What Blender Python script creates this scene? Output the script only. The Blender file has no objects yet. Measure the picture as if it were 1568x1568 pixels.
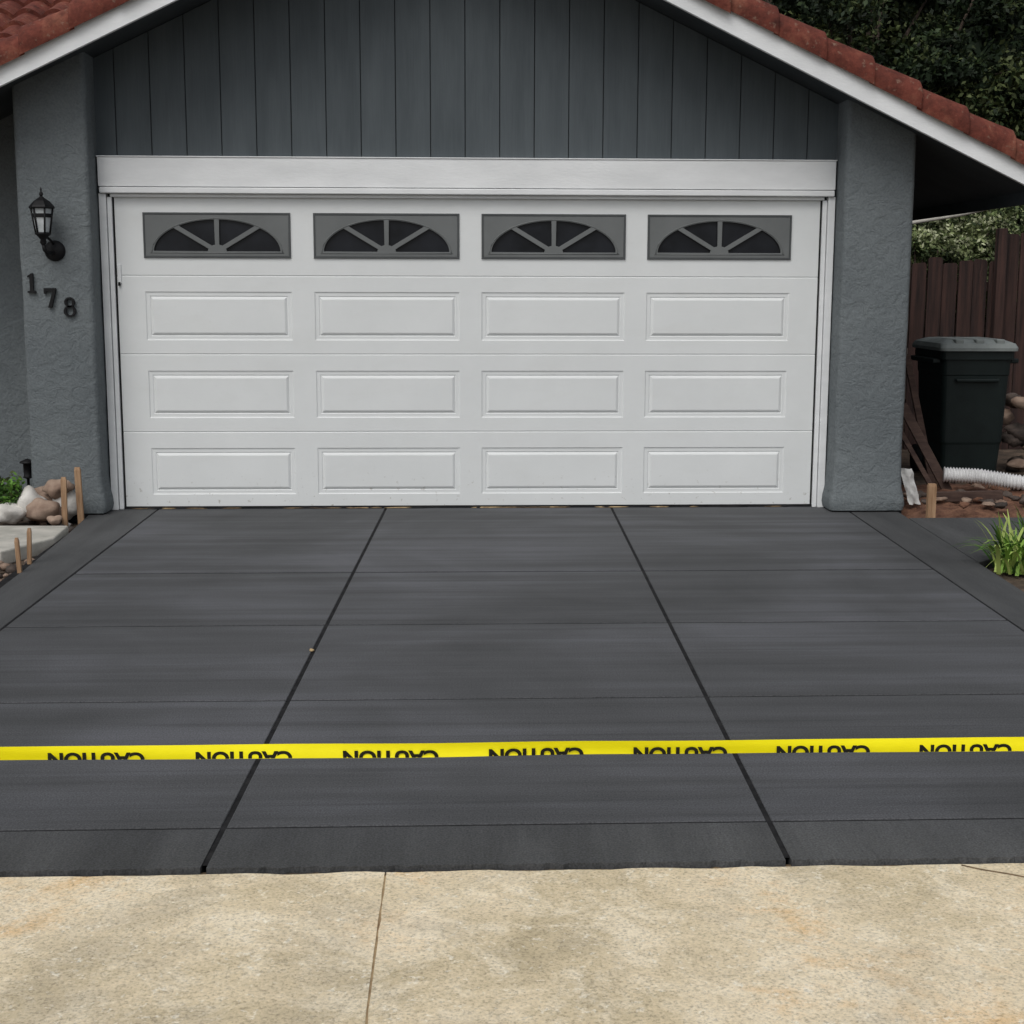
import bpy, bmesh, math, random
import numpy as np
from mathutils import Vector, Matrix, noise as mn
random.seed(7); rng=np.random.default_rng(7)
S=bpy.context.scene
S.view_settings.view_transform='Standard'
S.view_settings.look='None'; S.view_settings.exposure=0

# ------------------------------------------------------------------ helpers
def lin(r,g,b):
    f=lambda c:(c/255/12.92) if c/255<=0.04045 else ((c/255+0.055)/1.055)**2.4
    return (f(r),f(g),f(b),1)
def nt_new(name):
    m=bpy.data.materials.new(name); m.use_nodes=True
    nt=m.node_tree; b=nt.nodes['Principled BSDF']
    return m,nt,b
def N(nt,t,**k):
    n=nt.nodes.new(t)
    for a,v in k.items(): setattr(n,a,v)
    return n
def noise(nt,vec_scale,scale,detail=6,rough=.6,dist=0.,offset=(0,0,0)):
    tc=N(nt,'ShaderNodeTexCoord'); mp=N(nt,'ShaderNodeMapping')
    mp.inputs['Scale'].default_value=vec_scale; mp.inputs['Location'].default_value=offset
    nt.links.new(tc.outputs['Object'],mp.inputs['Vector'])
    n=N(nt,'ShaderNodeTexNoise'); n.inputs['Scale'].default_value=scale
    n.inputs['Detail'].default_value=detail; n.inputs['Roughness'].default_value=rough
    n.inputs['Distortion'].default_value=dist
    nt.links.new(mp.outputs[0],n.inputs['Vector'])
    return n.outputs[0]
def ramp(nt,src,stops):
    r=N(nt,'ShaderNodeValToRGB'); e=r.color_ramp.elements
    while len(e)<len(stops): e.new(.5)
    for i,(p,c) in enumerate(stops):
        e[i].position=p; e[i].color=c if len(c)==4 else (*c,1)
    nt.links.new(src,r.inputs[0]); return r.outputs[0]
def g(v): return (v,v,v,1)
def mixc(nt,fac,a,b,mode='MIX'):
    m=N(nt,'ShaderNodeMix',data_type='RGBA',blend_type=mode)
    for s,v in ((m.inputs[0],fac),(m.inputs[6],a),(m.inputs[7],b)):
        if isinstance(v,(int,float,tuple)): s.default_value=v
        else: nt.links.new(v,s)
    return m.outputs[2]
def math_(nt,op,a,b=0.):
    m=N(nt,'ShaderNodeMath',operation=op)
    for s,v in ((m.inputs[0],a),(m.inputs[1],b)):
        if isinstance(v,(int,float)): s.default_value=v
        else: nt.links.new(v,s)
    return m.outputs[0]
def bump(nt,b,src,dist,strength=1.,prev=None):
    n=N(nt,'ShaderNodeBump'); n.inputs['Distance'].default_value=dist; n.inputs['Strength'].default_value=strength
    nt.links.new(src,n.inputs['Height'])
    if prev is not None: nt.links.new(prev,n.inputs['Normal'])
    nt.links.new(n.outputs[0],b.inputs['Normal']); return n.outputs[0]
def PM(name,c1,c2,scale=3,vs=(1,1,1),rough=.7,bs=30,bd=.002,detail=5,lo=.35,hi=.65,spec=.4,metal=0):
    m,nt,b=nt_new(name)
    s=noise(nt,vs,scale,detail)
    nt.links.new(ramp(nt,s,[(lo,c1),(hi,c2)]),b.inputs['Base Color'])
    b.inputs['Roughness'].default_value=rough; b.inputs['Specular IOR Level'].default_value=spec
    b.inputs['Metallic'].default_value=metal
    if bd: bump(nt,b,noise(nt,vs,bs,3),bd)
    return m
def empty(name):
    e=bpy.data.objects.new(name,None); S.collection.objects.link(e); return e
def mesh(name,v,f,mat=None,parent=None,smooth=False,mats=None,mi=None):
    me=bpy.data.meshes.new(name); me.from_pydata([tuple(p) for p in v],[],[tuple(q) for q in f]); me.update()
    o=bpy.data.objects.new(name,me); S.collection.objects.link(o)
    if mats:
        for q in mats: me.materials.append(q)
    elif mat: me.materials.append(mat)
    if mi is not None: me.polygons.foreach_set('material_index',mi)
    if smooth: me.polygons.foreach_set('use_smooth',[True]*len(me.polygons))
    if parent: o.parent=parent
    return o
def fixn(o):
    bm=bmesh.new(); bm.from_mesh(o.data); bmesh.ops.recalc_face_normals(bm,faces=bm.faces); bm.to_mesh(o.data); bm.free(); return o
def bev(o,w,seg=2):
    m=o.modifiers.new('b','BEVEL'); m.width=w; m.segments=seg; m.limit_method='ANGLE'; return o
BF=[(0,3,2,1),(4,5,6,7),(0,1,5,4),(1,2,6,5),(2,3,7,6),(3,0,4,7)]
def box(name,x0,x1,y0,y1,z0,z1,mat,parent=None,bw=0):
    v=[(x0,y0,z0),(x1,y0,z0),(x1,y1,z0),(x0,y1,z0),(x0,y0,z1),(x1,y0,z1),(x1,y1,z1),(x0,y1,z1)]
    o=mesh(name,v,BF,mat,parent)
    if bw: bev(o,bw)
    return o
def prism_y(name,poly,y0,y1,mat,parent=None,bw=0):
    n=len(poly); v=[(x,y0,z) for x,z in poly]+[(x,y1,z) for x,z in poly]
    f=[tuple(range(n)),tuple(range(2*n-1,n-1,-1))]+[(i,i+n,(i+1)%n+n,(i+1)%n) for i in range(n)]
    o=fixn(mesh(name,v,f,mat,parent))
    if bw: bev(o,bw)
    return o
def prism_z(name,poly,z0,z1,mat,parent=None,bw=0):
    n=len(poly); v=[(x,y,z0) for x,y in poly]+[(x,y,z1) for x,y in poly]
    f=[tuple(range(n)),tuple(range(2*n-1,n-1,-1))]+[(i,i+n,(i+1)%n+n,(i+1)%n) for i in range(n)]
    o=fixn(mesh(name,v,f,mat,parent))
    if bw: bev(o,bw)
    return o
def tube(name,pts,rad,mat,parent=None,n=10,smooth=True):
    pts=[Vector(p) for p in pts]; V=[];F=[]
    if isinstance(rad,(int,float)): rad=[rad]*len(pts)
    for i,p in enumerate(pts):
        d=(pts[min(i+1,len(pts)-1)]-pts[max(i-1,0)]).normalized()
        a=d.cross(Vector((0.13,.27,1)) if abs(d.z)<.9 else Vector((1,0.1,0))).normalized(); b=d.cross(a)
        for k in range(n):
            t=2*math.pi*k/n; V.append(p+(a*math.cos(t)+b*math.sin(t))*rad[i])
    for i in range(len(pts)-1):
        for k in range(n): F.append((i*n+k,i*n+(k+1)%n,(i+1)*n+(k+1)%n,(i+1)*n+k))
    F.append(tuple(range(n-1,-1,-1))); F.append(tuple(range((len(pts)-1)*n,len(pts)*n)))
    return fixn(mesh(name,V,F,mat,parent,smooth))
def lathe(name,prof,c,mat,parent=None,n=24,smooth=True,rot=0):
    V=[];F=[]
    for r,z in prof:
        for k in range(n):
            t=2*math.pi*k/n+rot; V.append((c[0]+r*math.cos(t),c[1]+r*math.sin(t),c[2]+z))
    for i in range(len(prof)-1):
        for k in range(n): F.append((i*n+k,i*n+(k+1)%n,(i+1)*n+(k+1)%n,(i+1)*n+k))
    F.append(tuple(range(n-1,-1,-1))); F.append(tuple(range((len(prof)-1)*n,len(prof)*n)))
    return mesh(name,V,F,mat,parent,smooth)
def rock(name,c,s,seed,mat,parent=None,sub=3,amp=.28):
    bm=bmesh.new(); bmesh.ops.create_icosphere(bm,subdivisions=sub,radius=1)
    for v in bm.verts:
        p=v.co.copy(); k=1+amp*mn.noise(p*1.1+Vector((seed*3.1,seed,0)))*1.6+.07*mn.noise(p*4+Vector((seed,0,0)))
        v.co=Vector((p.x*s[0]*k+c[0],p.y*s[1]*k+c[1],p.z*s[2]*k+c[2]))
    me=bpy.data.meshes.new(name); bm.to_mesh(me); bm.free(); me.materials.append(mat)
    me.polygons.foreach_set('use_smooth',[True]*len(me.polygons))
    o=bpy.data.objects.new(name,me); S.collection.objects.link(o)
    if parent: o.parent=parent
    return o
def eval_mesh(o):
    dg=bpy.context.evaluated_depsgraph_get(); dg.update()
    me=bpy.data.meshes.new_from_object(o.evaluated_get(dg)); bpy.data.objects.remove(o); return me
def text_mesh(body,size,ext,off=0.):
    c=bpy.data.curves.new('t','FONT'); c.body=body; c.size=size; c.extrude=ext; c.offset=off; c.align_x='CENTER'
    o=bpy.data.objects.new('t',c); S.collection.objects.link(o); return eval_mesh(o)

# ------------------------------------------------------------------ materials
def stucco_mat(name,c1,c2):
    m,nt,b=nt_new(name)
    big=noise(nt,(1,1,1),1.3,4)
    col=ramp(nt,big,[(.3,c1),(.7,c2)])
    tro=noise(nt,(1,1,1.2),11,5,.62,.9)
    tr=ramp(nt,tro,[(.38,g(0)),(.5,g(.55)),(.66,g(1))])
    fi=noise(nt,(1,1,1),75,3)
    col=mixc(nt,.28,col,mixc(nt,1.,col,ramp(nt,fi,[(.35,g(.55)),(.6,g(1.2))]),'MULTIPLY'))
    nt.links.new(col,b.inputs['Base Color']); b.inputs['Roughness'].default_value=.88
    b.inputs['Specular IOR Level'].default_value=.2
    n1=bump(nt,b,tr,.008,.6); bump(nt,b,fi,.004,.7,n1)
    return m
stucco=stucco_mat('stucco_gray',lin(98,104,107),lin(112,118,120))
def siding_mat():
    m,nt,b=nt_new('siding_slate')
    c=ramp(nt,noise(nt,(2.5,2.5,.5),2.2,4),[(.35,lin(72,79,83)),(.65,lin(82,89,93))])
    gr=noise(nt,(40,40,1.2),3,4,.6)
    c=mixc(nt,.2,c,mixc(nt,1.,c,ramp(nt,gr,[(.35,g(.75)),(.65,g(1.2))]),'MULTIPLY'))
    nt.links.new(c,b.inputs['Base Color']); b.inputs['Roughness'].default_value=.7; b.inputs['Specular IOR Level'].default_value=.3
    bump(nt,b,gr,.002,.5); return m
siding=siding_mat()
def white_mat(name,c1,c2,rough=.45,grain=True):
    m,nt,b=nt_new(name)
    col=ramp(nt,noise(nt,(1,1,1),1.7,5,.65),[(.3,c1),(.7,c2)])
    sp=ramp(nt,noise(nt,(1,1,1),26,4,.6,0,(4,2,1)),[(.62,g(1)),(.70,(.45,.41,.35,1))])
    tc=N(nt,'ShaderNodeTexCoord'); sx=N(nt,'ShaderNodeSeparateXYZ'); nt.links.new(tc.outputs['Object'],sx.inputs[0])
    low=N(nt,'ShaderNodeMapRange'); low.inputs[1].default_value=0; low.inputs[2].default_value=.30; low.inputs[3].default_value=.8; low.inputs[4].default_value=.04
    nt.links.new(sx.outputs[2],low.inputs[0])
    col=mixc(nt,low.outputs[0],col,mixc(nt,1.,col,sp,'MULTIPLY'))
    smg=ramp(nt,noise(nt,(1,1,3),2.3,4,.6,.5,(7,0,3)),[(.5,g(0)),(.75,g(.15))])
    col=mixc(nt,smg,col,(.58,.58,.55,1))
    nt.links.new(col,b.inputs['Base Color']); b.inputs['Roughness'].default_value=rough
    b.inputs['Specular IOR Level'].default_value=.35
    if grain: bump(nt,b,noise(nt,(2,2,30),9,4,.6,.6),.0015,.35)
    return m
doorw=white_mat('door_white',(.68,.70,.698,1),(.73,.75,.748,1),.55)
trimw=PM('trim_white',(.70,.715,.72,1),(.79,.805,.81,1),2,(1,1,3),.5,30,.0015)
framegray=PM('window_frame_gray',lin(100,103,103),lin(108,111,111),3,(1,1,1),.5,50,.0005)
rimgray=PM('window_rim_gray',lin(68,71,72),lin(78,81,82),3,(1,1,1),.5,50,.0005)
glass,_nt,_b=nt_new('dark_window_glass'); _b.inputs['Roughness'].default_value=.2
_nt.links.new(ramp(_nt,noise(_nt,(1,1,1),4,3),[(.3,(.008,.009,.011,1)),(.7,(.018,.02,.025,1))]),_b.inputs['Base Color'])
_b.inputs['Specular IOR Level'].default_value=.2
dark=PM('dark_rubber',(.010,.010,.011,1),(.024,.024,.025,1),10,rough=.85,spec=.2)
groove=PM('joint_groove_shade',(.012,.012,.013,1),(.026,.026,.027,1),16,rough=.95,bs=60,bd=.002,spec=.1)  # shade inside the tooled joints, put into the bed as near-black colour
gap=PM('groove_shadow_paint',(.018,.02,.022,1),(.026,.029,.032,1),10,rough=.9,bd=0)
black=PM('black_metal',(.005,.005,.006,1),(.012,.012,.013,1),10,rough=.55,bd=.0004,spec=.2)
soffit=PM('soffit_dark',lin(50,56,60),lin(60,66,70),3,rough=.8)
def tile_mat():
    m,nt,b=nt_new('terracotta_tile')
    a=ramp(nt,noise(nt,(1,1,1),2.9,5,.75),[(.3,lin(84,44,37)),(.5,lin(110,57,46)),(.66,lin(136,85,68))])
    d=ramp(nt,noise(nt,(1,1,1),12,5,.75,0,(3,3,3)),[(.42,g(1)),(.66,g(.4))])
    a=mixc(nt,.75,a,mixc(nt,1.,a,d,'MULTIPLY'))
    l=ramp(nt,noise(nt,(1,1,1),26,4,.6,0,(9,3,3)),[(.60,g(0)),(.72,g(.55))])
    nt.links.new(mixc(nt,l,a,lin(140,120,104)),b.inputs['Base Color']); b.inputs['Roughness'].default_value=.85
    b.inputs['Specular IOR Level'].default_value=.25
    bump(nt,b,noise(nt,(1,1,1),40,4),.005,.8); return m
tile=tile_mat()
def drive_mat(name,across=False,c0=lin(66,67,68),c1=lin(77,78,80),c2=lin(91,92,96)):
    m,nt,b=nt_new(name)
    vs=(5,.5,1) if across else (.3,5,1)
    st=noise(nt,vs,1.2,4,.55)
    fine=noise(nt,(70,4,1) if across else (2.4,70,1),1.6,3,.6)
    blot=noise(nt,(1,1,1),.6,4,.6,.5,(5,1,0))
    s=math_(nt,'ADD',math_(nt,'MULTIPLY',st,.42),math_(nt,'MULTIPLY',blot,.58))
    col=ramp(nt,s,[(.37,c0),(.5,c1),(.63,c2)])
    ln=noise(nt,(3,.3,1) if across else (.28,11,1),1.5,3,.5,.4,(2,5,0))
    col=mixc(nt,ramp(nt,ln,[(.57,g(0)),(.68,g(.34 if not across else .12))]),col,lin(54,55,56))
    col=mixc(nt,.16,col,mixc(nt,1.,col,ramp(nt,fine,[(.35,g(.6)),(.65,g(1.25))]),'MULTIPLY'))
    gr=noise(nt,(1,1,1),170,2,.5)
    col=mixc(nt,.7,col,mixc(nt,1.,col,ramp(nt,gr,[(.3,g(.5)),(.7,g(1.5))]),'MULTIPLY'))
    nt.links.new(col,b.inputs['Base Color'])
    nt.links.new(ramp(nt,s,[(.35,g(.85)),(.65,g(.7))]),b.inputs['Roughness'])
    b.inputs['Specular IOR Level'].default_value=.28
    n1=bump(nt,b,fine,.0022,.5); bump(nt,b,gr,.002,.6,n1)
    return m
drv=drive_mat('broomed_concrete_dark')
drvband=drive_mat('broomed_concrete_band',True,lin(61,62,63),lin(71,72,73),lin(82,83,84))
def old_mat():
    m,nt,b=nt_new('weathered_concrete')
    a=ramp(nt,noise(nt,(1,1,1),1.1,6,.7,.5),[(.32,(.46,.385,.25,1)),(.45,(.62,.52,.35,1)),(.56,(.73,.62,.44,1)),(.66,(.71,.50,.27,1))])
    f=noise(nt,(1,1,1),4.5,7,.8,.4,(2,2,2))
    a=mixc(nt,ramp(nt,f,[(.48,g(0)),(.60,g(.65))]),a,(.84,.75,.58,1))
    gy=noise(nt,(1,1,1),2.2,6,.75,.2,(8,3,2))
    a=mixc(nt,ramp(nt,gy,[(.49,g(0)),(.64,g(.45))]),a,(.42,.365,.27,1))
    wsp=noise(nt,(1,1,1),38,4,.7,0,(1,7,2))
    a=mixc(nt,ramp(nt,wsp,[(.59,g(0)),(.66,g(.55))]),a,(.88,.84,.73,1))
    sp=noise(nt,(1,1,1),130,3,.6)
    a=mixc(nt,.8,a,mixc(nt,1.,a,ramp(nt,sp,[(.3,g(.5)),(.48,g(1)),(.7,g(1.2))]),'MULTIPLY'))
    nt.links.new(a,b.inputs['Base Color']); b.inputs['Roughness'].default_value=.92; b.inputs['Specular IOR Level'].default_value=.15
    n1=bump(nt,b,sp,.003,.7); bump(nt,b,f,.004,.5,n1); return m
oldc=old_mat()
joint=PM('joint_dirt',(.2,.13,.07,1),(.42,.31,.17,1),20,rough=.95,bd=.003)
jdark=PM('joint_dark_dirt',(.05,.035,.022,1),(.2,.14,.08,1),14,rough=.95,bd=.003)
soil=PM('soil',(.045,.033,.025,1),(.14,.10,.07,1),9,rough=.95,bs=60,bd=.012)
redsoil=PM('red_soil',(.09,.04,.025,1),(.2,.10,.06,1),14,rough=.95,bs=50,bd=.01)
asph=PM('asphalt',(.035,.035,.036,1),(.07,.07,.07,1),60,rough=.9,bs=150,bd=.004)
paleconc=PM('pale_concrete',(.36,.35,.31,1),(.52,.50,.45,1),6,rough=.9,bs=90,bd=.003)
woodst=PM('stake_wood',(.24,.14,.075,1),(.42,.27,.16,1),5,(12,12,1),.8,30,.002)
fencew=PM('fence_redwood',(.016,.009,.008,1),(.058,.028,.022,1),2.5,(8,8,.5),.85,30,.003)
boardd=PM('old_board',(.04,.022,.018,1),(.09,.055,.042,1),5,(1,1,6),.85)
rockt=PM('boulder_tan',(.17,.11,.08,1),(.34,.25,.19,1),7,rough=.85,bs=25,bd=.006)
rockw=PM('boulder_white',(.42,.4,.37,1),(.62,.6,.56,1),7,rough=.85,bs=25,bd=.006)
rockd=PM('rock_brown',(.035,.028,.024,1),(.10,.075,.062,1),9,rough=.85,bs=25,bd=.008)
binm=PM('bin_green_plastic',(.004,.009,.009,1),(.009,.017,.016,1),3,rough=.55,bs=60,bd=.0008,spec=.3)
lidm=PM('bin_lid_gray',(.15,.17,.165,1),(.25,.275,.265,1),4,rough=.6,bd=.001)
pipew=PM('pipe_white',(.5,.5,.5,1),(.68,.68,.68,1),9,rough=.6,bd=.001)
bark=PM('bark',(.03,.022,.017,1),(.09,.065,.05,1),6,(4,4,1),.95,25,.01)
yellow=PM('tape_yellow',(.93,.82,.0,1),(.98,.89,.002,1),4,rough=.4,bs=12,bd=.002)
ink=PM('tape_ink',(.008,.008,.006,1),(.016,.016,.008,1),30,rough=.6,bd=0,spec=.2)
paper=PM('paper_white',(.5,.5,.49,1),(.65,.65,.63,1),6,rough=.8,bs=9,bd=.01)
def leafm(n,c,tr=.0):
    m,nt,b=nt_new(n); b.inputs['Roughness'].default_value=.6; b.inputs['Specular IOR Level'].default_value=.22
    c2=tuple(min(1,x*1.6) for x in c); c1=tuple(x*.6 for x in c)
    nt.links.new(ramp(nt,noise(nt,(1,1,1),3,2),[(.35,(*c1,1)),(.65,(*c2,1))]),b.inputs['Base Color'])
    return m
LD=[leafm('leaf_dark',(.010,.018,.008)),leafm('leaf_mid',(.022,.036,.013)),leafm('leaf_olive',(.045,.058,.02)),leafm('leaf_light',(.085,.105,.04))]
LP=[leafm('leaf_b',(.03,.045,.018)),leafm('leaf_p1',(.09,.12,.045)),leafm('leaf_p2',(.17,.20,.09)),leafm('leaf_p3',(.30,.32,.20))]
LG=[leafm('blade_a',(.09,.19,.03)),leafm('blade_b',(.17,.28,.05)),leafm('blade_c',(.32,.40,.11)),leafm('blade_d',(.04,.09,.02))]

# ------------------------------------------------------------------ camera
th,ph,ro=math.radians(2.3),math.radians(9.1),.0026
F=Vector((math.sin(th)*math.cos(ph),math.cos(th)*math.cos(ph),-math.sin(ph)))
R=Vector((math.cos(th),-math.sin(th),0)); U=R.cross(F)
R2=R*math.cos(ro)+U*math.sin(ro); U2=U*math.cos(ro)-R*math.sin(ro)
cam=bpy.data.cameras.new('camera'); co=bpy.data.objects.new('camera',cam); S.collection.objects.link(co)
M=Matrix((R2,U2,-F)).transposed().to_4x4(); M.translation=Vector((-.109,-9.85,1.547)); co.matrix_world=M
cam.sensor_width=36; cam.lens=36*2170/1568; cam.clip_end=500; S.camera=co

# ------------------------------------------------------------------ ground, sidewalk, driveway
mesh('ground',[(-150,-150,-.06),(150,-150,-.06),(150,150,-.06),(-150,150,-.06)],[(0,1,2,3)],soil)
mesh('road',[(-60,-22,-.052),(60,-22,-.052),(60,-8.6,-.052),(-60,-8.6,-.052)],[(0,1,2,3)],asph)
swe=empty('sidewalk')
def wob(a,b,n,y,amp,seed):
    return [(a+(b-a)*i/n, y+amp*mn.noise(Vector((i*.35,seed,0)))+amp*.6*mn.noise(Vector((i*1.3,seed,3)))) for i in range(n+1)]
def jl(x,seed): return [(x-.012*(k/40)+.004*mn.noise(Vector((k*.9,seed,0))),-6.25-2.2*k/40) for k in range(41)]
e1=wob(-.303,-14,260,-6.232,.012,1)
prism_z('slab_1',list(reversed(jl(-.304,1)))+e1+[(-14,-8.45)],-.10,-.012,oldc,swe)
e2=wob(-.299,14,260,-6.232,.012,2)
prism_z('slab_2',list(reversed(jl(-.2985,2)))+e2+[(14,-8.45)],-.10,-.012,oldc,swe)
box('joint',-.35,-.26,-8.44,-6.25,-.10,-.0135,joint,swe)
box('edge_dirt',-5,5,-6.26,-6.20,-.10,-.020,jdark,swe)
box('kerb',-14,14,-8.6,-8.45,-.12,-.012,paleconc,swe,.015)
tube('crack',[(1.265+.05*k+.014*mn.noise(Vector((k*1.7,0,0))),-6.24-.03*k+.012*mn.noise(Vector((k*1.1,5,0))),-.0125) for k in range(13)],[.0035]*13,jdark,swe,5)

dr=empty('driveway')
ys=[0.0,-2.25,-3.46,-4.66,-5.93,-6.215]
gys=[0,.018,.013,.010,.009]
L=lambda k,y:[-2.18-.002*y,-.598+.031*y,.988+.031*y,2.635+.044*y][k]
mesh('bed',[(-2.56,.02,-.004),(2.93,.02,-.004),(2.64,-6.19,-.004),(-2.44,-6.19,-.004)],[(0,1,2,3)],groove,dr)
gx=.0085
for c in range(3):
    for r in range(5):
        y1,y0=ys[r],ys[r+1]
        a=y1-gys[r]*.8; b=y0+(gys[r+1]*.8 if r<4 else 0)
        last=(r==4)
        if last:
            b=y0
            xs0,xs1=L(c,b)+gx,L(c+1,b)-gx
            n=90; front=[(xs0+(xs1-xs0)*i/n,b+.012*mn.noise(Vector((i*.5,c*7,0)))+.009*mn.noise(Vector((i*1.7,c*7,4)))) for i in range(n+1)]
            poly=[(L(c+1,a)-gx,a),(L(c,a)+gx,a)]+front
            prism_z('slab_%d_%d'%(c,r),poly,-.09,-.001,drvband,dr)
        else:
            poly=[(L(c,a)+gx,a),(L(c+1,a)-gx,a),(L(c+1,b)-gx,b),(L(c,b)+gx,b)]
            prism_z('slab_%d_%d'%(c,r),poly,-.09,0,drv,dr,.003)
lo=[(0.0,-2.62),(-.9,-2.545),(-2.1,-2.475),(-3.0,-2.44),(-6.21,-2.42)]
prism_z('edge_band_1',[(L(0,0)-gx*.6,0.0),(L(0,-6.21)-gx*.6,-6.21)]+[(x,y) for y,x in reversed(lo)],-.09,.0,drvband,dr,.003)
prism_z('edge_band_2',[(L(3,0)+gx*.6,0.0),(2.975,0),(2.975-.061*6.21,-6.21),(L(3,-6.21)+gx*.6,-6.21)],-.09,.0,drvband,dr,.003)
rock('concrete_crumb',(-.726,-3.93,.003),(.011,.010,.007),3,joint,dr,2)
wk=empty('side_walkway')
prism_z('slab',[(2.955,-.5),(5.2,-.5),(5.2,-1.3),(3.6,-1.5),(3.1,-1.85),(2.86,-2.05)],-.09,-.002,drvband,wk,.005)
tb=empty('threshold'); 
box('seal',-2.43,2.43,-.012,.03,.0005,.018,dark,tb)
for i in range(34):
    x=random.uniform(-2.4,2.4); w=random.uniform(.02,.12)
    rock('debris_%d'%i,(x,-.016,.004),(w,.010,.005),i,random.choice([jdark,jdark,dark,joint]),tb,2)

pl=empty('garden_path')
prism_z('slab',[(-2.57,-.86),(-4.8,-.80),(-4.8,-1.78),(-2.72,-1.74),(-2.54,-1.3)],-.06,.03,paleconc,pl,.01)

# ------------------------------------------------------------------ house
H=empty('suburban_house')
zl=lambda x:4.16+.475*x
zr=lambda x:3.90-.475*x
zu=lambda x:min(zl(x),zr(x))
AX=-.274
XL,XR=-2.94,2.94
prism_y('garage_body',[(XL,-.05),(XR,-.05),(XR,zu(XR)+.05),(AX,zu(AX)+.05),(XL,zu(XL)+.05)],.06,7.5,stucco,H)
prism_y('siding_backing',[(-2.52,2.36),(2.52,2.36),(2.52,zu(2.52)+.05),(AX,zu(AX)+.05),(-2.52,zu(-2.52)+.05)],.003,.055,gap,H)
g0=[-.036+.233*k for k in range(-11,12)]
for i in range(len(g0)-1):
    a,b=max(g0[i]+.0032,-2.51),min(g0[i+1]-.0032,2.51)
    if b-a<.02: continue
    zb=2.393+.004*math.sin(i*2.1)
    if a<AX<b: top=[(b,zu(b)+.05),(AX,zu(AX)+.05),(a,zu(a)+.05)]
    else: top=[(b,zu(b)+.05),(a,zu(a)+.05)]
    prism_y('siding_%d'%i,[(a,zb),(b,zb)]+top,-.006,.002,siding,H,.0015)
box('header_board',-2.49,2.487,-.055,.012,2.192,2.384,trimw,H,.004)
box('header_cap',-2.495,2.492,-.062,.0,2.3845,2.392,trimw,H,.002)
box('header_lip',-2.482,2.48,-.07,.012,2.148,2.187,trimw,H,.006)
box('header_stop',-2.42,2.42,-.03,.012,2.125,2.147,trimw,H,.003)
for s in (-1,1):
    a,b=sorted((s*2.445,s*2.492)); box('jamb_outer_%d'%s,a,b,-.045,.03,.0,2.146,trimw,H,.003)
    a,b=sorted((s*2.412,s*2.441)); box('jamb_stop_%d'%s,a,b,-.026,.03,.0,2.124,trimw,H,.003)
    a,b=sorted((s*2.40,s*2.411)); box('weather_strip_%d'%s,a,b,-.004,.03,.0,2.122,dark,H)
    z_top=lambda X:zu(X)+.07
    x0,x1=(2.50,2.975) if s>0 else (-2.975,-2.50)
    V=[];Fc=[]
    def ring(z,e,top=False):
        r=.035; pts=[]
        X0,X1,Y0,Y1=x0-e,x1+e,-.25-e,.058
        for cx,cy,a0 in ((X0+r,Y0+r,180),(X1-r,Y0+r,270),(X1-r,Y1-r,0),(X0+r,Y1-r,90)):
            for t in range(5):
                a=math.radians(a0+t*22.5); px,py=cx+r*math.cos(a),cy+r*math.sin(a)
                w_=.004*mn.noise(Vector((z*5,t+a0,s)))
                pts.append((px+w_,py+w_,z_top(px) if top else z))
        return pts
    lv=[(0.012,.018),(.05,.026),(.1,.02),(.17,.004),(.25,0)]+[(z,.0) for z in np.arange(.4,2.4,.15)]
    for z,e in lv: V+=ring(z,e+.005*mn.noise(Vector((z*3,s,0))))
    V+=ring(0,0,True); n=20
    for i in range(len(V)//n-1):
        for k in range(n): Fc.append((i*n+k,i*n+(k+1)%n,(i+1)*n+(k+1)%n,(i+1)*n+k))
    mesh('pillar_%d'%s,V,Fc,stucco,H,True)
    box('pillar_footing_%d'%s,x0-.005,x1+.005,-.255,.05,-.05,.03,dark,H)
# garage door -------------------------------------------------
GD=empty('garage_door'); GD.parent=H
cols=[(-2.215,-1.222),(-1.069,-.077),(.073,1.062),(1.211,2.207)]
secs=[.018,.537,1.072,1.603,2.135]
rows=[(.100,.425),(.634,.960),(1.167,1.497)]
wrow=(1.722,2.026)
zsl=set(); seam={}
for z in secs[1:-1]:
    for dz,dy in ((-.006,0),(-.0015,.004),(.0015,.004),(.006,0)): zsl.add(z+dz); seam[z+dz]=dy
for a,b in rows: zsl|={a,b}
zsl|={wrow[0],wrow[1],secs[0],secs[-1]}
zz=sorted(zsl); xx=sorted({-2.405,2.405}|{c for p in cols for c in p})
V=[(x,seam.get(z,0.),z) for z in zz for x in xx]; nx=len(xx); Fc=[]
def inpan(xc,zc,rs): return any(a<xc<b for a,b in cols) and any(a<zc<b for a,b in rs)
for j in range(len(zz)-1):
    for i in range(nx-1):
        if not inpan((xx[i]+xx[i+1])/2,(zz[j]+zz[j+1])/2,rows+[wrow]):
            Fc.append((j*nx+i,j*nx+i+1,(j+1)*nx+i+1,(j+1)*nx+i))
for ca,cb in cols:
    for ra,rb in rows:
        prof=[(0,0),(.006,.005),(.014,.006),(.028,.006),(.034,.010),(.048,.001),(.054,-.001)]
        base=len(V)
        for e,y in prof: V+=[(ca+e,y,ra+e),(cb-e,y,ra+e),(cb-e,y,rb-e),(ca+e,y,rb-e)]
        for q in range(len(prof)-1):
            for k in range(4): Fc.append((base+q*4+k,base+q*4+(k+1)%4,base+q*4+4+(k+1)%4,base+q*4+4+k))
        t=base+4*(len(prof)-1); Fc.append((t,t+1,t+2,t+3))
fixn(mesh('panel_sections',V,Fc,doorw,GD))
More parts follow.
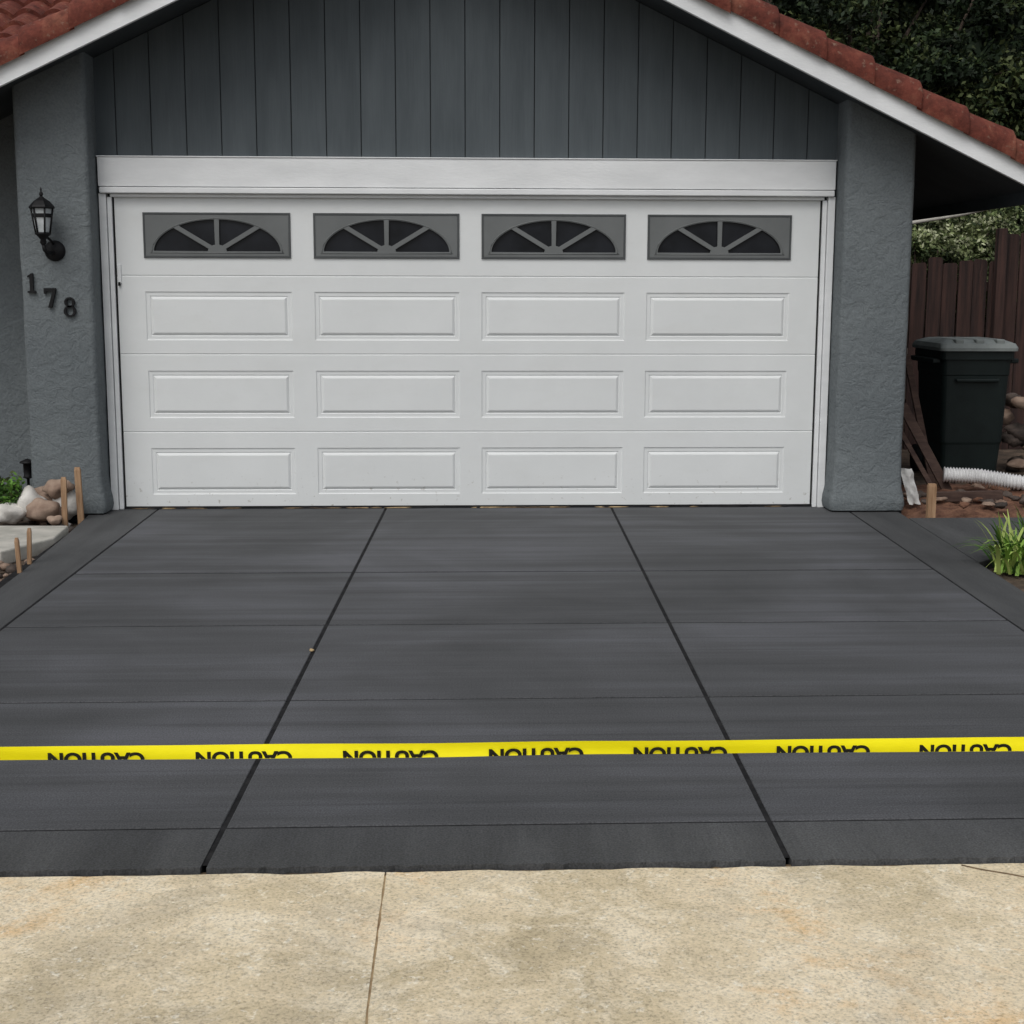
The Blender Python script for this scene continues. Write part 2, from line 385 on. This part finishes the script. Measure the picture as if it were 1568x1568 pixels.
def pane_outline(l1,l2,a,b,w,ha,hb):
    def ok(px,pz):
        d1=-math.sin(l1)*px+math.cos(l1)*pz; d2=math.sin(l2)*px-math.cos(l2)*pz
        return d1>=(w if l1>0 else .0) and d2>=(w if l2<math.pi else .0)
    o=[(a*math.cos(t),b*math.sin(t)) for t in np.linspace(0,math.pi,400)]
    o=[p for p in o if ok(*p)]
    h=[(ha*math.cos(t),hb*math.sin(t)) for t in np.linspace(0,math.pi,200)]
    h=[p for p in h if ok(*p)]
    if len(h)>40: h=[h[0]]+h[4:-4:8]+[h[-1]]
    oo=[o[0]]+o[4:-4:8]+[o[-1]]
    return oo+h[::-1]
for i,(ca,cb) in enumerate(cols):
    cx=(ca+cb)/2; W=(cb-ca)/2; z0,z1=wrow
    cu=bpy.data.curves.new('wf','CURVE'); cu.dimensions='2D'; cu.fill_mode='BOTH'; cu.extrude=.006; cu.bevel_depth=.002
    def spl(pts):
        s=cu.splines.new('POLY'); s.points.add(len(pts)-1)
        for q,(x,y) in enumerate(pts): s.points[q].co=(x,y,0,1)
        s.use_cyclic_u=True
    spl([(ca+.016,z0+.016),(cb-.016,z0+.016),(cb-.016,z1-.016),(ca+.016,z1-.016)])
    zb=z0+.044; A=[0,math.radians(31),math.pi/2,math.pi-math.radians(31),math.pi]
    for k in range(4):
        spl([(cx+x,zb+y) for x,y in pane_outline(A[k],A[k+1],.428,.215,.013,.062,.045)])
    ob=bpy.data.objects.new('wf',cu); S.collection.objects.link(ob); me=eval_mesh(ob)
    me.materials.clear(); me.materials.append(framegray)
    for v in me.vertices: v.co=Vector((v.co.x,-v.co.z+.0,v.co.y))
    o=bpy.data.objects.new('window_insert_%d'%i,me); S.collection.objects.link(o); o.parent=GD
    V=[]; Fc=[]
    for e,y in ((0,.0),(.003,-.012),(.013,-.012),(.018,.012)):
        V+=[(ca+e,y,z0+e),(cb-e,y,z0+e),(cb-e,y,z1-e),(ca+e,y,z1-e)]
    for q in range(3):
        for k in range(4): Fc.append((q*4+k,q*4+(k+1)%4,q*4+4+(k+1)%4,q*4+4+k))
    fixn(mesh('window_rim_%d'%i,V,Fc,rimgray,GD))
    arch=[(cx+.44*math.cos(t),-.008,zb-.006+.227*math.sin(t)) for t in np.linspace(0,math.pi,40)]
    tube('arch_bead_%d'%i,[(cx-.44,-.008,zb-.008)]+arch[::-1][1:-1]+[(cx+.44,-.008,zb-.008)],.0035,framegray,GD,6)
    tube('sill_bead_%d'%i,[(cx-.45,-.008,zb-.009),(cx+.45,-.008,zb-.009)],.0035,framegray,GD,6)
    mesh('glass_%d'%i,[(ca,.012,z0),(cb,.012,z0),(cb,.012,z1),(ca,.012,z1)],[(0,1,2,3)],glass,GD)
box('lock_slide',-2.395,-2.37,-.01,.0,1.55,1.68,trimw,GD,.003)
box('lock_knob',-2.392,-2.376,-.02,-.01,1.535,1.56,black,GD,.003)

# roof --------------------------------------------------------
EL,ER=-4.0,3.76
def slab(name,x0,x1,zf,off,t,y0,y1,mat):
    return prism_y(name,[(x0,zf(x0)+off),(x1,zf(x1)+off),(x1,zf(x1)+off+t),(x0,zf(x0)+off+t)],y0,y1,mat,H)
slab('soffit_1',EL,AX,zl,.055,.06,-.549,7.9,soffit); slab('soffit_2',AX,ER,zr,.055,.06,-.549,7.9,soffit)
slab('rake_board_1',EL,AX,zl,0,.155,-.585,-.551,trimw); slab('rake_board_2',AX,ER,zr,0,.155,-.585,-.551,trimw)
box('eave_fascia',ER-.02,ER+.01,-.549,7.9,zr(ER)-.02,zr(ER)+.13,soffit,H)
def heighttiles(name,O,ud,vd,nd,lu,lv,par,keep=None):
    O,ud,vd,nd=map(Vector,(O,ud,vd,nd)); nu=int(lu/.0275)+1; rowsn=int(lv/.34); V=[];Fc=[]; nr=0
    for r in range(rowsn):
        for vv,hh in ((r*.34,.045),(r*.34+.335,.012)):
            for i in range(nu):
                u=i*.0275; h=.055*abs(math.sin(math.pi*u/.22))+hh+.006*mn.noise(Vector((int(u/.22)*1.3,r*2.1,0)))
                V.append(O+ud*u+vd*vv+nd*h)
            nr+=1
    for j in range(nr-1):
        for i in range(nu-1):
            q=(j*nu+i,j*nu+i+1,(j+1)*nu+i+1,(j+1)*nu+i)
            if keep is None or all(keep(V[k]) for k in q): Fc.append(q)
    return fixn(mesh(name,V,Fc,tile,par))
sl=math.hypot(1,.475); cs,sn=1/sl,.475/sl
heighttiles('gable_roof_tiles_1',(EL,-.45,zl(EL)+.12),(0,1,0),(cs,0,sn),(-sn,0,cs),8.3,(AX-EL)*sl,H)
heighttiles('gable_roof_tiles_2',(ER,-.45,zr(ER)+.12),(0,1,0),(-cs,0,sn),(sn,0,cs),8.3,(ER-AX)*sl,H)
heighttiles('main_roof_tiles',(-10,-.05,2.60),(1,0,0),(0,cs,sn),(0,-sn,cs),9.6,6.5,H,lambda p:p.z>zl(p.x)+.10 and p.z>2.62)
prism_y('ridge_cap',[(AX-.14,4.12),(AX,4.26),(AX+.14,4.12)],-.62,8,tile,H,.02)
box('main_wall',-9.5,-2.99,.42,6,-.05,2.72,stucco,H)
def quad(name,pts,mat,par): return mesh(name,pts,[(0,1,2,3)],mat,par)
quad('main_soffit',[(-10,-.05,2.55),(-3.6,-.05,2.55),(-2.99,6,2.55+.475*6.05),(-10,6,2.55+.475*6.05)],soffit,H)
def rake_tiles(nm,xa,xb,zf):
    n=int(abs(xb-xa)*sl/.345)+1; d=1 if xb>xa else -1
    sec=[(-.622,.118),(-.632,.17),(-.628,.21),(-.610,.25),(-.575,.282),(-.53,.295),(-.485,.283),(-.45,.25),(-.435,.2),(-.44,.12)]
    V=[];Fc=[]
    for s in range(n):
        p0=xa+d*s*.345*cs; p1=xa+d*(s+1.1)*.345*cs; j=random.uniform(-.012,.012)
        base=len(V); m=len(sec)
        for (px,sc) in ((p0,.90),(p0*.5+p1*.5,.99),(p1-d*.03,1.07),(p1-d*.008,1.09),(p1,1.06),(p1,.85)):
            for q,(y,h) in enumerate(sec):
                wv=.012*mn.noise(Vector((px*6,q*.4,s)))
                V.append((px,-.53+(y+.53)*sc+j*.5,zf(px)+.115+(h-.115)*(sc+wv*3)+j))
        for q in range(5):
            for k in range(m-1): Fc.append((base+q*m+k,base+q*m+k+1,base+q*m+m+k+1,base+q*m+m+k))
    return fixn(mesh(nm,V,Fc,tile,H,True))
rake_tiles('rake_tiles_1',AX,EL,zl); rake_tiles('rake_tiles_2',AX,ER,zr)

# ------------------------------------------------------------------ lantern + numbers
LN=empty('wall_lantern'); lx,ly=-2.775,-.385
lathe('roof_cap',[(.001,2.165),(.006,2.15),(.004,2.135),(.012,2.128),(.014,2.115),(.008,2.105),(.02,2.095),(.05,2.075),(.078,2.045),(.084,2.035),(.082,2.028),(.07,2.026)],(lx,ly,0),black,LN,6,False)
lathe('glass_body',[(.066,2.026),(.042,1.872)],(lx,ly,0),PM('lantern_glass',(.30,.33,.34,1),(.52,.55,.56,1),14,rough=.15,bd=0),LN,6,False)
for k in range(6):
    a=2*math.pi*k/6; tube('bar_%d'%k,[(lx+.07*math.cos(a),ly+.07*math.sin(a),2.028),(lx+.045*math.cos(a),ly+.045*math.sin(a),1.868)],.0065,black,LN,6)
lathe('mid_ring',[(.062,1.995),(.068,1.99),(.066,1.972),(.058,1.97)],(lx,ly,0),black,LN,6,False)
lathe('base',[(.05,1.876),(.052,1.864),(.035,1.85),(.018,1.83),(.022,1.81),(.012,1.795),(.001,1.785)],(lx,ly,0),black,LN,12)
tube('arm',[(lx,ly,1.80),(lx+.004,ly+.002,1.765),(lx+.015,ly+.03,1.742),(lx+.03,ly+.08,1.745),(lx+.035,ly+.13,1.76)],.012,black,LN,8)
tube('arm_scroll',[(lx,ly,1.84),(lx+.01,ly+.04,1.85),(lx+.03,ly+.09,1.82),(lx+.035,ly+.13,1.79)],.008,black,LN,8)
tube('back_plate',[(lx+.036,-.248,1.762),(lx+.036,-.262,1.762),(lx+.036,-.275,1.762),(lx+.036,-.29,1.762)],[.068,.068,.055,.02],black,LN,20)
HN=empty('house_numbers')
def dp(nm,x,z,poly): prism_y(nm,[(x+a,z+b) for a,b in poly],-.272,-.252,black,HN)
dp('digit_one',-2.90,1.552,[(-.026,-.064),(.026,-.064),(.026,-.052),(.012,-.050),(.012,.064),(.002,.064),(-.024,.046),(-.024,.036),(-.010,.042),(-.010,-.050),(-.026,-.052)])
dp('digit_seven',-2.783,1.455,[(-.038,.064),(.040,.064),(.040,.050),(.010,-.064),(-.014,-.064),(.018,.042),(-.024,.042),(-.026,.026),(-.038,.026)])
def ringp(nm,x,z,rx,rz,w):
    n=28; V=[];Fc=[]
    for k in range(n):
        t=2*math.pi*k/n
        wx=w*(1.25-.5*abs(math.sin(t)))
        for (q,y) in ((1,-.272),(1,-.252),(0,-.252),(0,-.272)):
            V.append((x+math.cos(t)*(rx-(0 if q else wx)),y,z+math.sin(t)*(rz-(0 if q else wx))))
    for k in range(n):
        for j in range(4): Fc.append((k*4+j,k*4+(j+1)%4,((k+1)%n)*4+(j+1)%4,((k+1)%n)*4+j))
    fixn(mesh(nm,V,Fc,black,HN))
ringp('digit_eight_top',-2.657,1.396+.031,.034,.033,.014); ringp('digit_eight_bottom',-2.657,1.396-.028,.040,.037,.015)

# ------------------------------------------------------------------ caution tape
CT=empty('caution_tape'); ty=-5.95
tw=lambda x:ty+.004*math.sin(x*2.3)+.002*math.sin(x*9)
tz=lambda x:.2135-.0015*x+.0008*math.sin(x*6)+.0025*(x/2.6)**2
V=[];Fc=[];n=200
for i in range(n+1):
    X=-2.62+5.24*i/n
    for k in range(5):
        q=k/4; V.append((X,tw(X)+.003*math.sin(q*3.1+X*3),tz(X)+.041*q))
for i in range(n):
    for k in range(4): Fc.append((i*5+k,(i+1)*5+k,(i+1)*5+k+1,i*5+k+1))
mesh('band',V,Fc,yellow,CT,True)
for k in range(-6,7):
    wx=.119+.416*k
    if abs(wx)>2.45: continue
    me=text_mesh('CAUTION',.055,0,.0022)
    xs=[v.co.x for v in me.vertices]; wd=max(xs)-min(xs); y_=[v.co.y for v in me.vertices]; y0=min(y_); hh=max(y_)-y0
    mid=(max(xs)+min(xs))/2
    bm=bmesh.new(); bm.from_mesh(me)
    for v in bm.verts: v.co=Vector((-(v.co.x-mid)*.272/wd,0,.0225-(v.co.y-y0)*.042/hh))
    bmesh.ops.bisect_plane(bm,geom=bm.verts[:]+bm.edges[:]+bm.faces[:],plane_co=(0,0,.001),plane_no=(0,0,-1),clear_outer=True)
    bmesh.ops.triangulate(bm,faces=bm.faces[:])
    for v in bm.verts: v.co=Vector((wx+v.co.x,tw(wx+v.co.x)-.0035,tz(wx+v.co.x)+v.co.z))
    bm.to_mesh(me); bm.free(); me.materials.clear(); me.materials.append(ink)
    o=bpy.data.objects.new('lettering_%d'%(k+6),me); S.collection.objects.link(o); o.parent=CT

def stake(x,y,h,w=.035,t=.018,lean=(0,0),z0=-.06):
    v=[]
    for z,e in ((z0,0),(h-.02,0),(h,.004)):
        f=(z-z0)/(h-z0)
        for dx,dy in ((-w/2+e,-t/2+e),(w/2-e,-t/2+e),(w/2-e,t/2-e),(-w/2+e,t/2-e)): v.append((x+dx+lean[0]*f,y+dy+lean[1]*f,z))
    f=[(3,2,1,0),(8,9,10,11)]+[(r*4+k,r*4+(k+1)%4,r*4+4+(k+1)%4,r*4+4+k) for r in (0,1) for k in range(4)]
    return mesh('wood_stake',v,f,woodst)
stake(-2.63,ty+.02,.42,.04,.04); stake(2.63,ty+.02,.42,.04,.04)
stake(-2.60,-.44,.35,.04,.02,(-.01,0)); stake(-2.675,-.56,.30,.035,.02,(.005,0))
stake(-2.50,-1.95,.20,.022,.02,(.01,0)); stake(-2.475,-2.2,.19,.022,.02,(-.01,0))
stake(3.13,-.42,.22,.055,.04)

# ------------------------------------------------------------------ left garden
BR=empty('boulders')
for i,(c,s,m) in enumerate([((-2.83,-.50,.075),(.125,.10,.075),rockt),((-2.76,-.36,.20),(.10,.09,.065),rockt),((-2.94,-.42,.10),(.10,.10,.10),rockw),
        ((-2.72,-.62,.03),(.05,.04,.03),rockt),((-3.05,-.5,.05),(.1,.08,.07),rockw),((-2.88,-.28,.07),(.12,.1,.12),rockt),((-2.72,-.33,.08),(.08,.08,.1),rockw)]):
    rock('boulder_%d'%i,c,s,i+3,m,BR)
GV=empty('gravel')
for i in range(170):
    rx=random.uniform(-3.4,-2.52); ry=random.uniform(-2.9,-.1)
    if -1.8<ry<-.78 and rx<-2.5: continue
    if ry<-1.8: rx=random.uniform(-2.9,-2.50)
    r=random.uniform(.012,.035); rock('stone_%d'%i,(rx,ry,-.05+r*.9),(r*1.2,r,r*.8),i,random.choice([rockt,rockd,rockw,rockd]),GV,1)
PLt=empty('path_light')
lathe('head',[(.001,.32),(.05,.30),(.055,.29),(.03,.285),(.028,.20),(.035,.19),(.01,.18),(.01,-.10)],(-3.03,-.12,.05),black,PLt,12)

def leaves(name,clumps,size,mats,seed,parent=None,asp=.5,up=.4):
    r=np.random.default_rng(seed); P=[];C=[]
    for (c,rad,n,bias) in clumps:
        d=r.normal(size=(n,3)); d/=np.linalg.norm(d,axis=1)[:,None]
        rr=r.random(n)**.45; p=np.array(c)+d*rr[:,None]*np.array(rad); P.append(p)
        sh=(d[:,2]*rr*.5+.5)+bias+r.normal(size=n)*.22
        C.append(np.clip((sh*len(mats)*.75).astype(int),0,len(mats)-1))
    P=np.concatenate(P);C=np.concatenate(C); n=len(P)
    nrm=r.normal(size=(n,3)); nrm[:,2]+=up; nrm/=np.linalg.norm(nrm,axis=1)[:,None]
    t=np.cross(nrm,r.normal(size=(n,3))); t/=np.linalg.norm(t,axis=1)[:,None]; b=np.cross(nrm,t)
    s=size*(.6+.8*r.random(n))[:,None]
    V=np.stack([P-t*s,P-b*s*asp+nrm*s*.12,P+t*s,P+b*s*asp+nrm*s*.12],1).reshape(-1,3)
    me=bpy.data.meshes.new(name); me.vertices.add(4*n); me.vertices.foreach_set('co',V.ravel())
    me.loops.add(4*n); me.loops.foreach_set('vertex_index',np.arange(4*n,dtype=np.int32))
    me.polygons.add(n); me.polygons.foreach_set('loop_start',np.arange(0,4*n,4,dtype=np.int32)); me.polygons.foreach_set('loop_total',np.full(n,4,dtype=np.int32))
    for m in mats: me.materials.append(m)
    me.polygons.foreach_set('material_index',C.astype(np.int32)); me.update(); me.validate()
    o=bpy.data.objects.new(name,me); S.collection.objects.link(o)
    if parent: o.parent=parent
    return o
def shrub(name,c,rad,n,size,mats,seed,k=10):
    e=empty(name); r=random.Random(seed); cl=[]
    for i in range(k):
        d=Vector((r.gauss(0,1),r.gauss(0,1),r.gauss(0,1))).normalized()*r.random()**.5
        cl.append(((c[0]+d.x*rad[0]*.75,c[1]+d.y*rad[1]*.75,c[2]+d.z*rad[2]*.75),tuple(q*r.uniform(.3,.5) for q in rad),n//k,r.uniform(-.3,.25)))
        tube('stem_%d'%i,[(c[0],c[1],-.06),(c[0]+d.x*rad[0]*.3,c[1]+d.y*rad[1]*.3,c[2]*.6),cl[-1][0]],[.02,.014,.005],bark,e,5)
    leaves('foliage',cl,size,mats,seed,e); return e
shrub('garden_shrub',(-3.17,-.45,.20),(.2,.2,.24),1500,.022,[LD[1],LG[3],LG[0],LD[2]],5)
def strappy(name,c,n,ln,mats,seed):
    e=empty(name); r=random.Random(seed); V=[];Fc=[];mi=[]
    for i in range(n):
        a=r.uniform(0,2*math.pi); l=ln*r.uniform(.55,1.15); out=r.uniform(.35,1.1); bx=c[0]+r.gauss(0,.05); by=c[1]+r.gauss(0,.05); w=r.uniform(.006,.012)
        base=len(V); m=7
        for k in range(m):
            t=k/(m-1); rr=l*out*t*.8; z=c[2]+l*(t*1.15-out*.75*t*t*1.1); ww=w*(1-t**3)+.0006
            px,py=bx+math.cos(a)*rr,by+math.sin(a)*rr
            V+= [(px-math.sin(a)*ww,py+math.cos(a)*ww,z),(px+math.sin(a)*ww,py-math.cos(a)*ww,z)]
        q=r.randrange(len(mats))
        for k in range(m-1): Fc.append((base+2*k,base+2*k+1,base+2*k+3,base+2*k+2)); mi.append(q)
    mesh('blades',V,Fc,None,e,True,mats,mi)
    return e
strappy('agapanthus_plant',(3.04,-2.14,-.04),170,.38,LG,3)
strappy('agapanthus_plant',(3.30,-1.95,-.04),150,.44,LG,9)
strappy('agapanthus_plant',(3.32,-2.5,-.04),130,.42,LG,12)
shrub('garden_shrub',(3.72,-1.75,.22),(.35,.3,.28),3600,.022,[LD[0],LD[1],LG[3],LG[0]],15)

# ------------------------------------------------------------------ right side yard
def mound(name,x0,x1,y0,y1,h,mat,seed):
    n=40; V=[];Fc=[]
    for j in range(n+1):
        for i in range(n+1):
            u,v=i/n,j/n; X=x0+(x1-x0)*u; Y=y0+(y1-y0)*v
            z=-.062+(h*(math.sin(math.pi*u)*math.sin(math.pi*v))**.5)*(1+.5*mn.noise(Vector((X*5,Y*5,seed))))+.02*mn.noise(Vector((X*22,Y*22,seed)))
            V.append((X,Y,z))
    for j in range(n):
        for i in range(n): Fc.append((j*(n+1)+i,j*(n+1)+i+1,(j+1)*(n+1)+i+1,(j+1)*(n+1)+i))
    return mesh(name,V,Fc,mat,None,True)
mound('dirt_mound',3.0,4.8,-.48,1.3,.11,redsoil,2)
RB=empty('brick_rubble')
for i in range(40):
    rx,ry=random.uniform(3.1,4.4),random.uniform(-.4,.9)
    rock('chunk_%d'%i,(rx,ry,.04+random.random()*.03),(random.uniform(.02,.06),random.uniform(.02,.05),random.uniform(.015,.035)),i,random.choice([rockt,rockd,redsoil,rockd]),RB,2,.5)
pp=[Vector((3.50,.42,.17)),Vector((3.75,.36,.165)),Vector((4.0,.28,.13)),Vector((4.4,.2,.10)),Vector((4.9,.1,.08))]
pts=[];rd=[]
for i in range(241):
    t=i/240*(len(pp)-1); k=min(int(t),len(pp)-2); pts.append(pp[k].lerp(pp[k+1],t-k)); rd.append(.052+.007*math.sin(i*1.25))
tube('corrugated_drain_pipe',pts,rd,pipew,None,20)
LB=empty('leaning_board')
def plank(a,b,w,t,mat,par,nm='plank'):
    a,b=Vector(a),Vector(b); d=(b-a).normalized(); s=d.cross(Vector((0,1,0))).normalized()*w/2; q=d.cross(s).normalized()*t/2
    v=[a-s-q,a+s-q,a+s+q,a-s+q,b-s-q,b+s-q,b+s+q,b-s+q]; return bev(fixn(mesh(nm,v,BF,mat,par)),.003)
plank((3.56,.45,.02),(3.27,.75,.66),.07,.03,boardd,LB); plank((3.42,.3,.02),(3.14,.55,.58),.035,.03,boardd,LB,'plank_2')
plank((3.3,.1,.05),(3.75,-.1,.09),.07,.04,boardd,LB,'plank_3')
plank((3.62,1.0,.02),(3.40,1.1,1.02),.05,.03,boardd,LB,'plank_4')
V=[];Fc=[]
for j in range(9):
    for i in range(7):
        V.append((3.02+.014*i+.01*mn.noise(Vector((i,j,0)))+.01*(8-j),-.05+.05*mn.noise(Vector((i*.5,j*.5,4))),.02+.032*j+.012*mn.noise(Vector((i*.8,j*.6,8)))))
for j in range(8):
    for i in range(6): Fc.append((j*7+i,j*7+i+1,j*7+i+8,j*7+i+7))
mesh('torn_paper_bag',V,Fc,paper,None,True)
# trash bin
TB=empty('trash_bin'); bx,by=4.165,1.98
def rrect(cx,cy,w,d,r,z,n=5):
    o=[]
    for sx,sy,a0 in ((1,1,0),(-1,1,90),(-1,-1,180),(1,-1,270)):
        for t in range(n):
            a=math.radians(a0+90*t/(n-1)); o.append((cx+sx*(w/2-r)+r*math.cos(a),cy+sy*(d/2-r)+r*math.sin(a),z))
    return o
def loft(nm,rings,mat,par,cap=True):
    m=len(rings[0]); V=[p for r in rings for p in r]; Fc=[]
    for i in range(len(rings)-1):
        for k in range(m): Fc.append((i*m+k,i*m+(k+1)%m,(i+1)*m+(k+1)%m,(i+1)*m+k))
    if cap: Fc+=[tuple(range(m-1,-1,-1)),tuple(range((len(rings)-1)*m,len(rings)*m))]
    return fixn(mesh(nm,V,Fc,mat,par))
Z=-.05
loft('body',[rrect(bx,by,.47,.58,.05,Z+.03),rrect(bx,by,.50,.62,.05,Z+.30),rrect(bx,by,.515,.63,.05,Z+.32),rrect(bx,by,.555,.68,.05,Z+.87),rrect(bx,by,.565,.69,.05,Z+.88),rrect(bx,by,.575,.70,.05,Z+1.0),rrect(bx,by,.61,.74,.05,Z+1.005),rrect(bx,by,.61,.74,.05,Z+1.07)],binm,TB)
loft('lid',[rrect(bx,by,.645,.80,.05,Z+1.075),rrect(bx,by,.65,.80,.05,Z+1.10),rrect(bx,by,.62,.76,.06,Z+1.135),rrect(bx,by,.48,.6,.08,Z+1.165)],lidm,TB)
for i in range(3): box('lid_rib_%d'%i,bx-.17+.17*i-.035,bx-.17+.17*i+.035,by-.38,by+.2,Z+1.11,Z+1.170,lidm,TB,.01)
box('handle_grip_1',bx-.36,bx-.29,by-.3,by+.3,Z+.97,Z+1.01,binm,TB,.01); box('handle_grip_2',bx+.29,bx+.36,by-.3,by+.3,Z+.97,Z+1.01,binm,TB,.01)
box('front_lift_bar',bx-.18,bx+.18,by-.375,by-.345,Z+.82,Z+.85,binm,TB,.01)
for s in (-1,1): tube('wheel_%d'%s,[(bx+s*.21,by+.3,Z+.12),(bx+s*.28,by+.3,Z+.12)],.12,dark,TB,20)
TB2=empty('rock_pile')
for i in range(60):
    hz=random.random()**1.2*.62
    rock('rock_%d'%i,(4.66+random.random()*.9+hz*.2,1.75+random.random()*.8+hz*.3,hz-.02),(random.uniform(.05,.12),random.uniform(.05,.11),random.uniform(.04,.075)),i*2,random.choice([rockd,rockd,rockd,rockt]),TB2,2,.45)
# fence
FN=empty('wood_fence'); X=3.0; i=0
while X<9:
    w=.138+random.uniform(-.006,.004); hgt=(1.80 if X<5.12 else 2.06)+random.uniform(-.03,.03); yy=4+random.uniform(-.012,.012); tl=random.uniform(-.006,.006)
    prism_y('board_%d'%i,[(X,-.06),(X+w,-.06),(X+w+tl,hgt-.02),(X+w-.02+tl,hgt),(X+.02+tl,hgt+random.uniform(-.01,.01)),(X+tl,hgt-.02)],yy,yy+.02,fencew,FN); X+=w+random.uniform(.008,.018); i+=1
for z in (.35,1.5): box('rail',3,9,4.04,4.08,z,z+.09,fencew,FN)
for px in (3.4,5.14,7.2): box('post',px,px+.09,3.88,3.97,-.06,2.1 if px>5 else 1.9,fencew,FN,.004)

# trees
def tree(name,base,h,cr,crad,seed,k,n,size,mats,up=.4,bias=0):
    e=empty(name); r=random.Random(seed); bx_,by_=base
    tp=[(bx_+.15*mn.noise(Vector((q,seed,0))),by_+.15*mn.noise(Vector((q,seed,5))),-.06+h*q/6) for q in range(7)]
    tube('trunk',tp,[.2*(1-q/8) for q in range(7)],bark,e,10)
    cl=[]
    for i in range(k):
        d=Vector((r.gauss(0,1),r.gauss(0,1),r.gauss(0,1))).normalized()*(r.random()**.4)
        c=(cr[0]+d.x*crad[0],cr[1]+d.y*crad[1],cr[2]+d.z*crad[2]); q=r.uniform(.3,.7)
        cl.append((c,(q,q,q*.65),n//k,bias+r.uniform(-.45,.35)))
        if i%3==0:
            s=tp[r.randrange(2,6)]; mid=((s[0]+c[0])/2,(s[1]+c[1])/2,(s[2]+c[2])/2+.15)
            tube('limb_%d'%i,[s,mid,c],[.06,.035,.01],bark,e,6)
    leaves('crown',cl,size,mats,seed,e,up=up); return e
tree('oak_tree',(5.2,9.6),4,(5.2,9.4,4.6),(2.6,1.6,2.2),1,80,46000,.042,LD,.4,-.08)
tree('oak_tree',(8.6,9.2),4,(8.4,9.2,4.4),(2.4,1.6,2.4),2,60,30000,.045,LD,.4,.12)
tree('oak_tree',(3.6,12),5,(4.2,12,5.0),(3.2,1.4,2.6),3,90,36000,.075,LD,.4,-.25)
e=empty('distant_trees')
cl=[]
for i in range(230):
    if i<150: c=(random.uniform(-6,20),random.uniform(15,18),random.uniform(.5,9))
    else: c=(random.uniform(2,14),random.uniform(18,20),random.uniform(1,9))
    cl.append((c,(1.4,1.0,1.1),260,random.uniform(-.8,-.3)))
leaves('foliage',cl,.22,LD[:3],77,e)
tube('trunk',[(6,16,0),(6.1,16,5)],[.25,.1],bark,e); tube('trunk_2',[(11,16,0),(11.1,16,5)],[.25,.1],bark,e)
shrub('flowering_bush',(5.2,5.0,1.80),(1.5,.6,.75),17000,.026,LP,21,30)
shrub('flowering_bush',(4.6,4.35,1.88),(.55,.3,.26),3000,.024,LP,25,12)
shrub('flowering_bush',(7.6,7.6,3.1),(.9,.7,.8),7000,.035,LP,22,18)
bb=empty('bare_branch'); tube('limb',[(4.1,3.7,2.12),(4.7,3.75,2.22),(5.3,3.8,2.36),(6.2,3.9,2.5)],[.018,.02,.022,.03],paleconc,bb,7)
tube('stem',[(6.2,3.9,2.5),(6.35,4.2,1.2),(6.4,4.3,-.06)],[.03,.04,.05],bark,bb,7)

# ------------------------------------------------------------------ light
w=bpy.data.worlds.new('World'); S.world=w; w.use_nodes=True; nt=w.node_tree
bg=nt.nodes['Background']; sk=nt.nodes.new('ShaderNodeTexSky'); sk.sky_type='NISHITA'; sk.sun_disc=False
el,az=math.radians(52),math.radians(205)
sk.sun_elevation=el; sk.sun_rotation=az; sk.dust_density=3; sk.air_density=1.0
hs=nt.nodes.new('ShaderNodeHueSaturation'); hs.inputs['Saturation'].default_value=.26
nt.links.new(sk.outputs[0],hs.inputs['Color']); nt.links.new(hs.outputs[0],bg.inputs[0]); bg.inputs[1].default_value=.122
sd=bpy.data.lights.new('sun','SUN'); sd.energy=1.1; sd.angle=math.radians(35); sd.color=(1,.98,.95)
so=bpy.data.objects.new('sun',sd); S.collection.objects.link(so)
dirs=Vector((math.sin(az)*math.cos(el),math.cos(az)*math.cos(el),math.sin(el)))
so.rotation_euler=dirs.to_track_quat('Z','Y').to_euler()
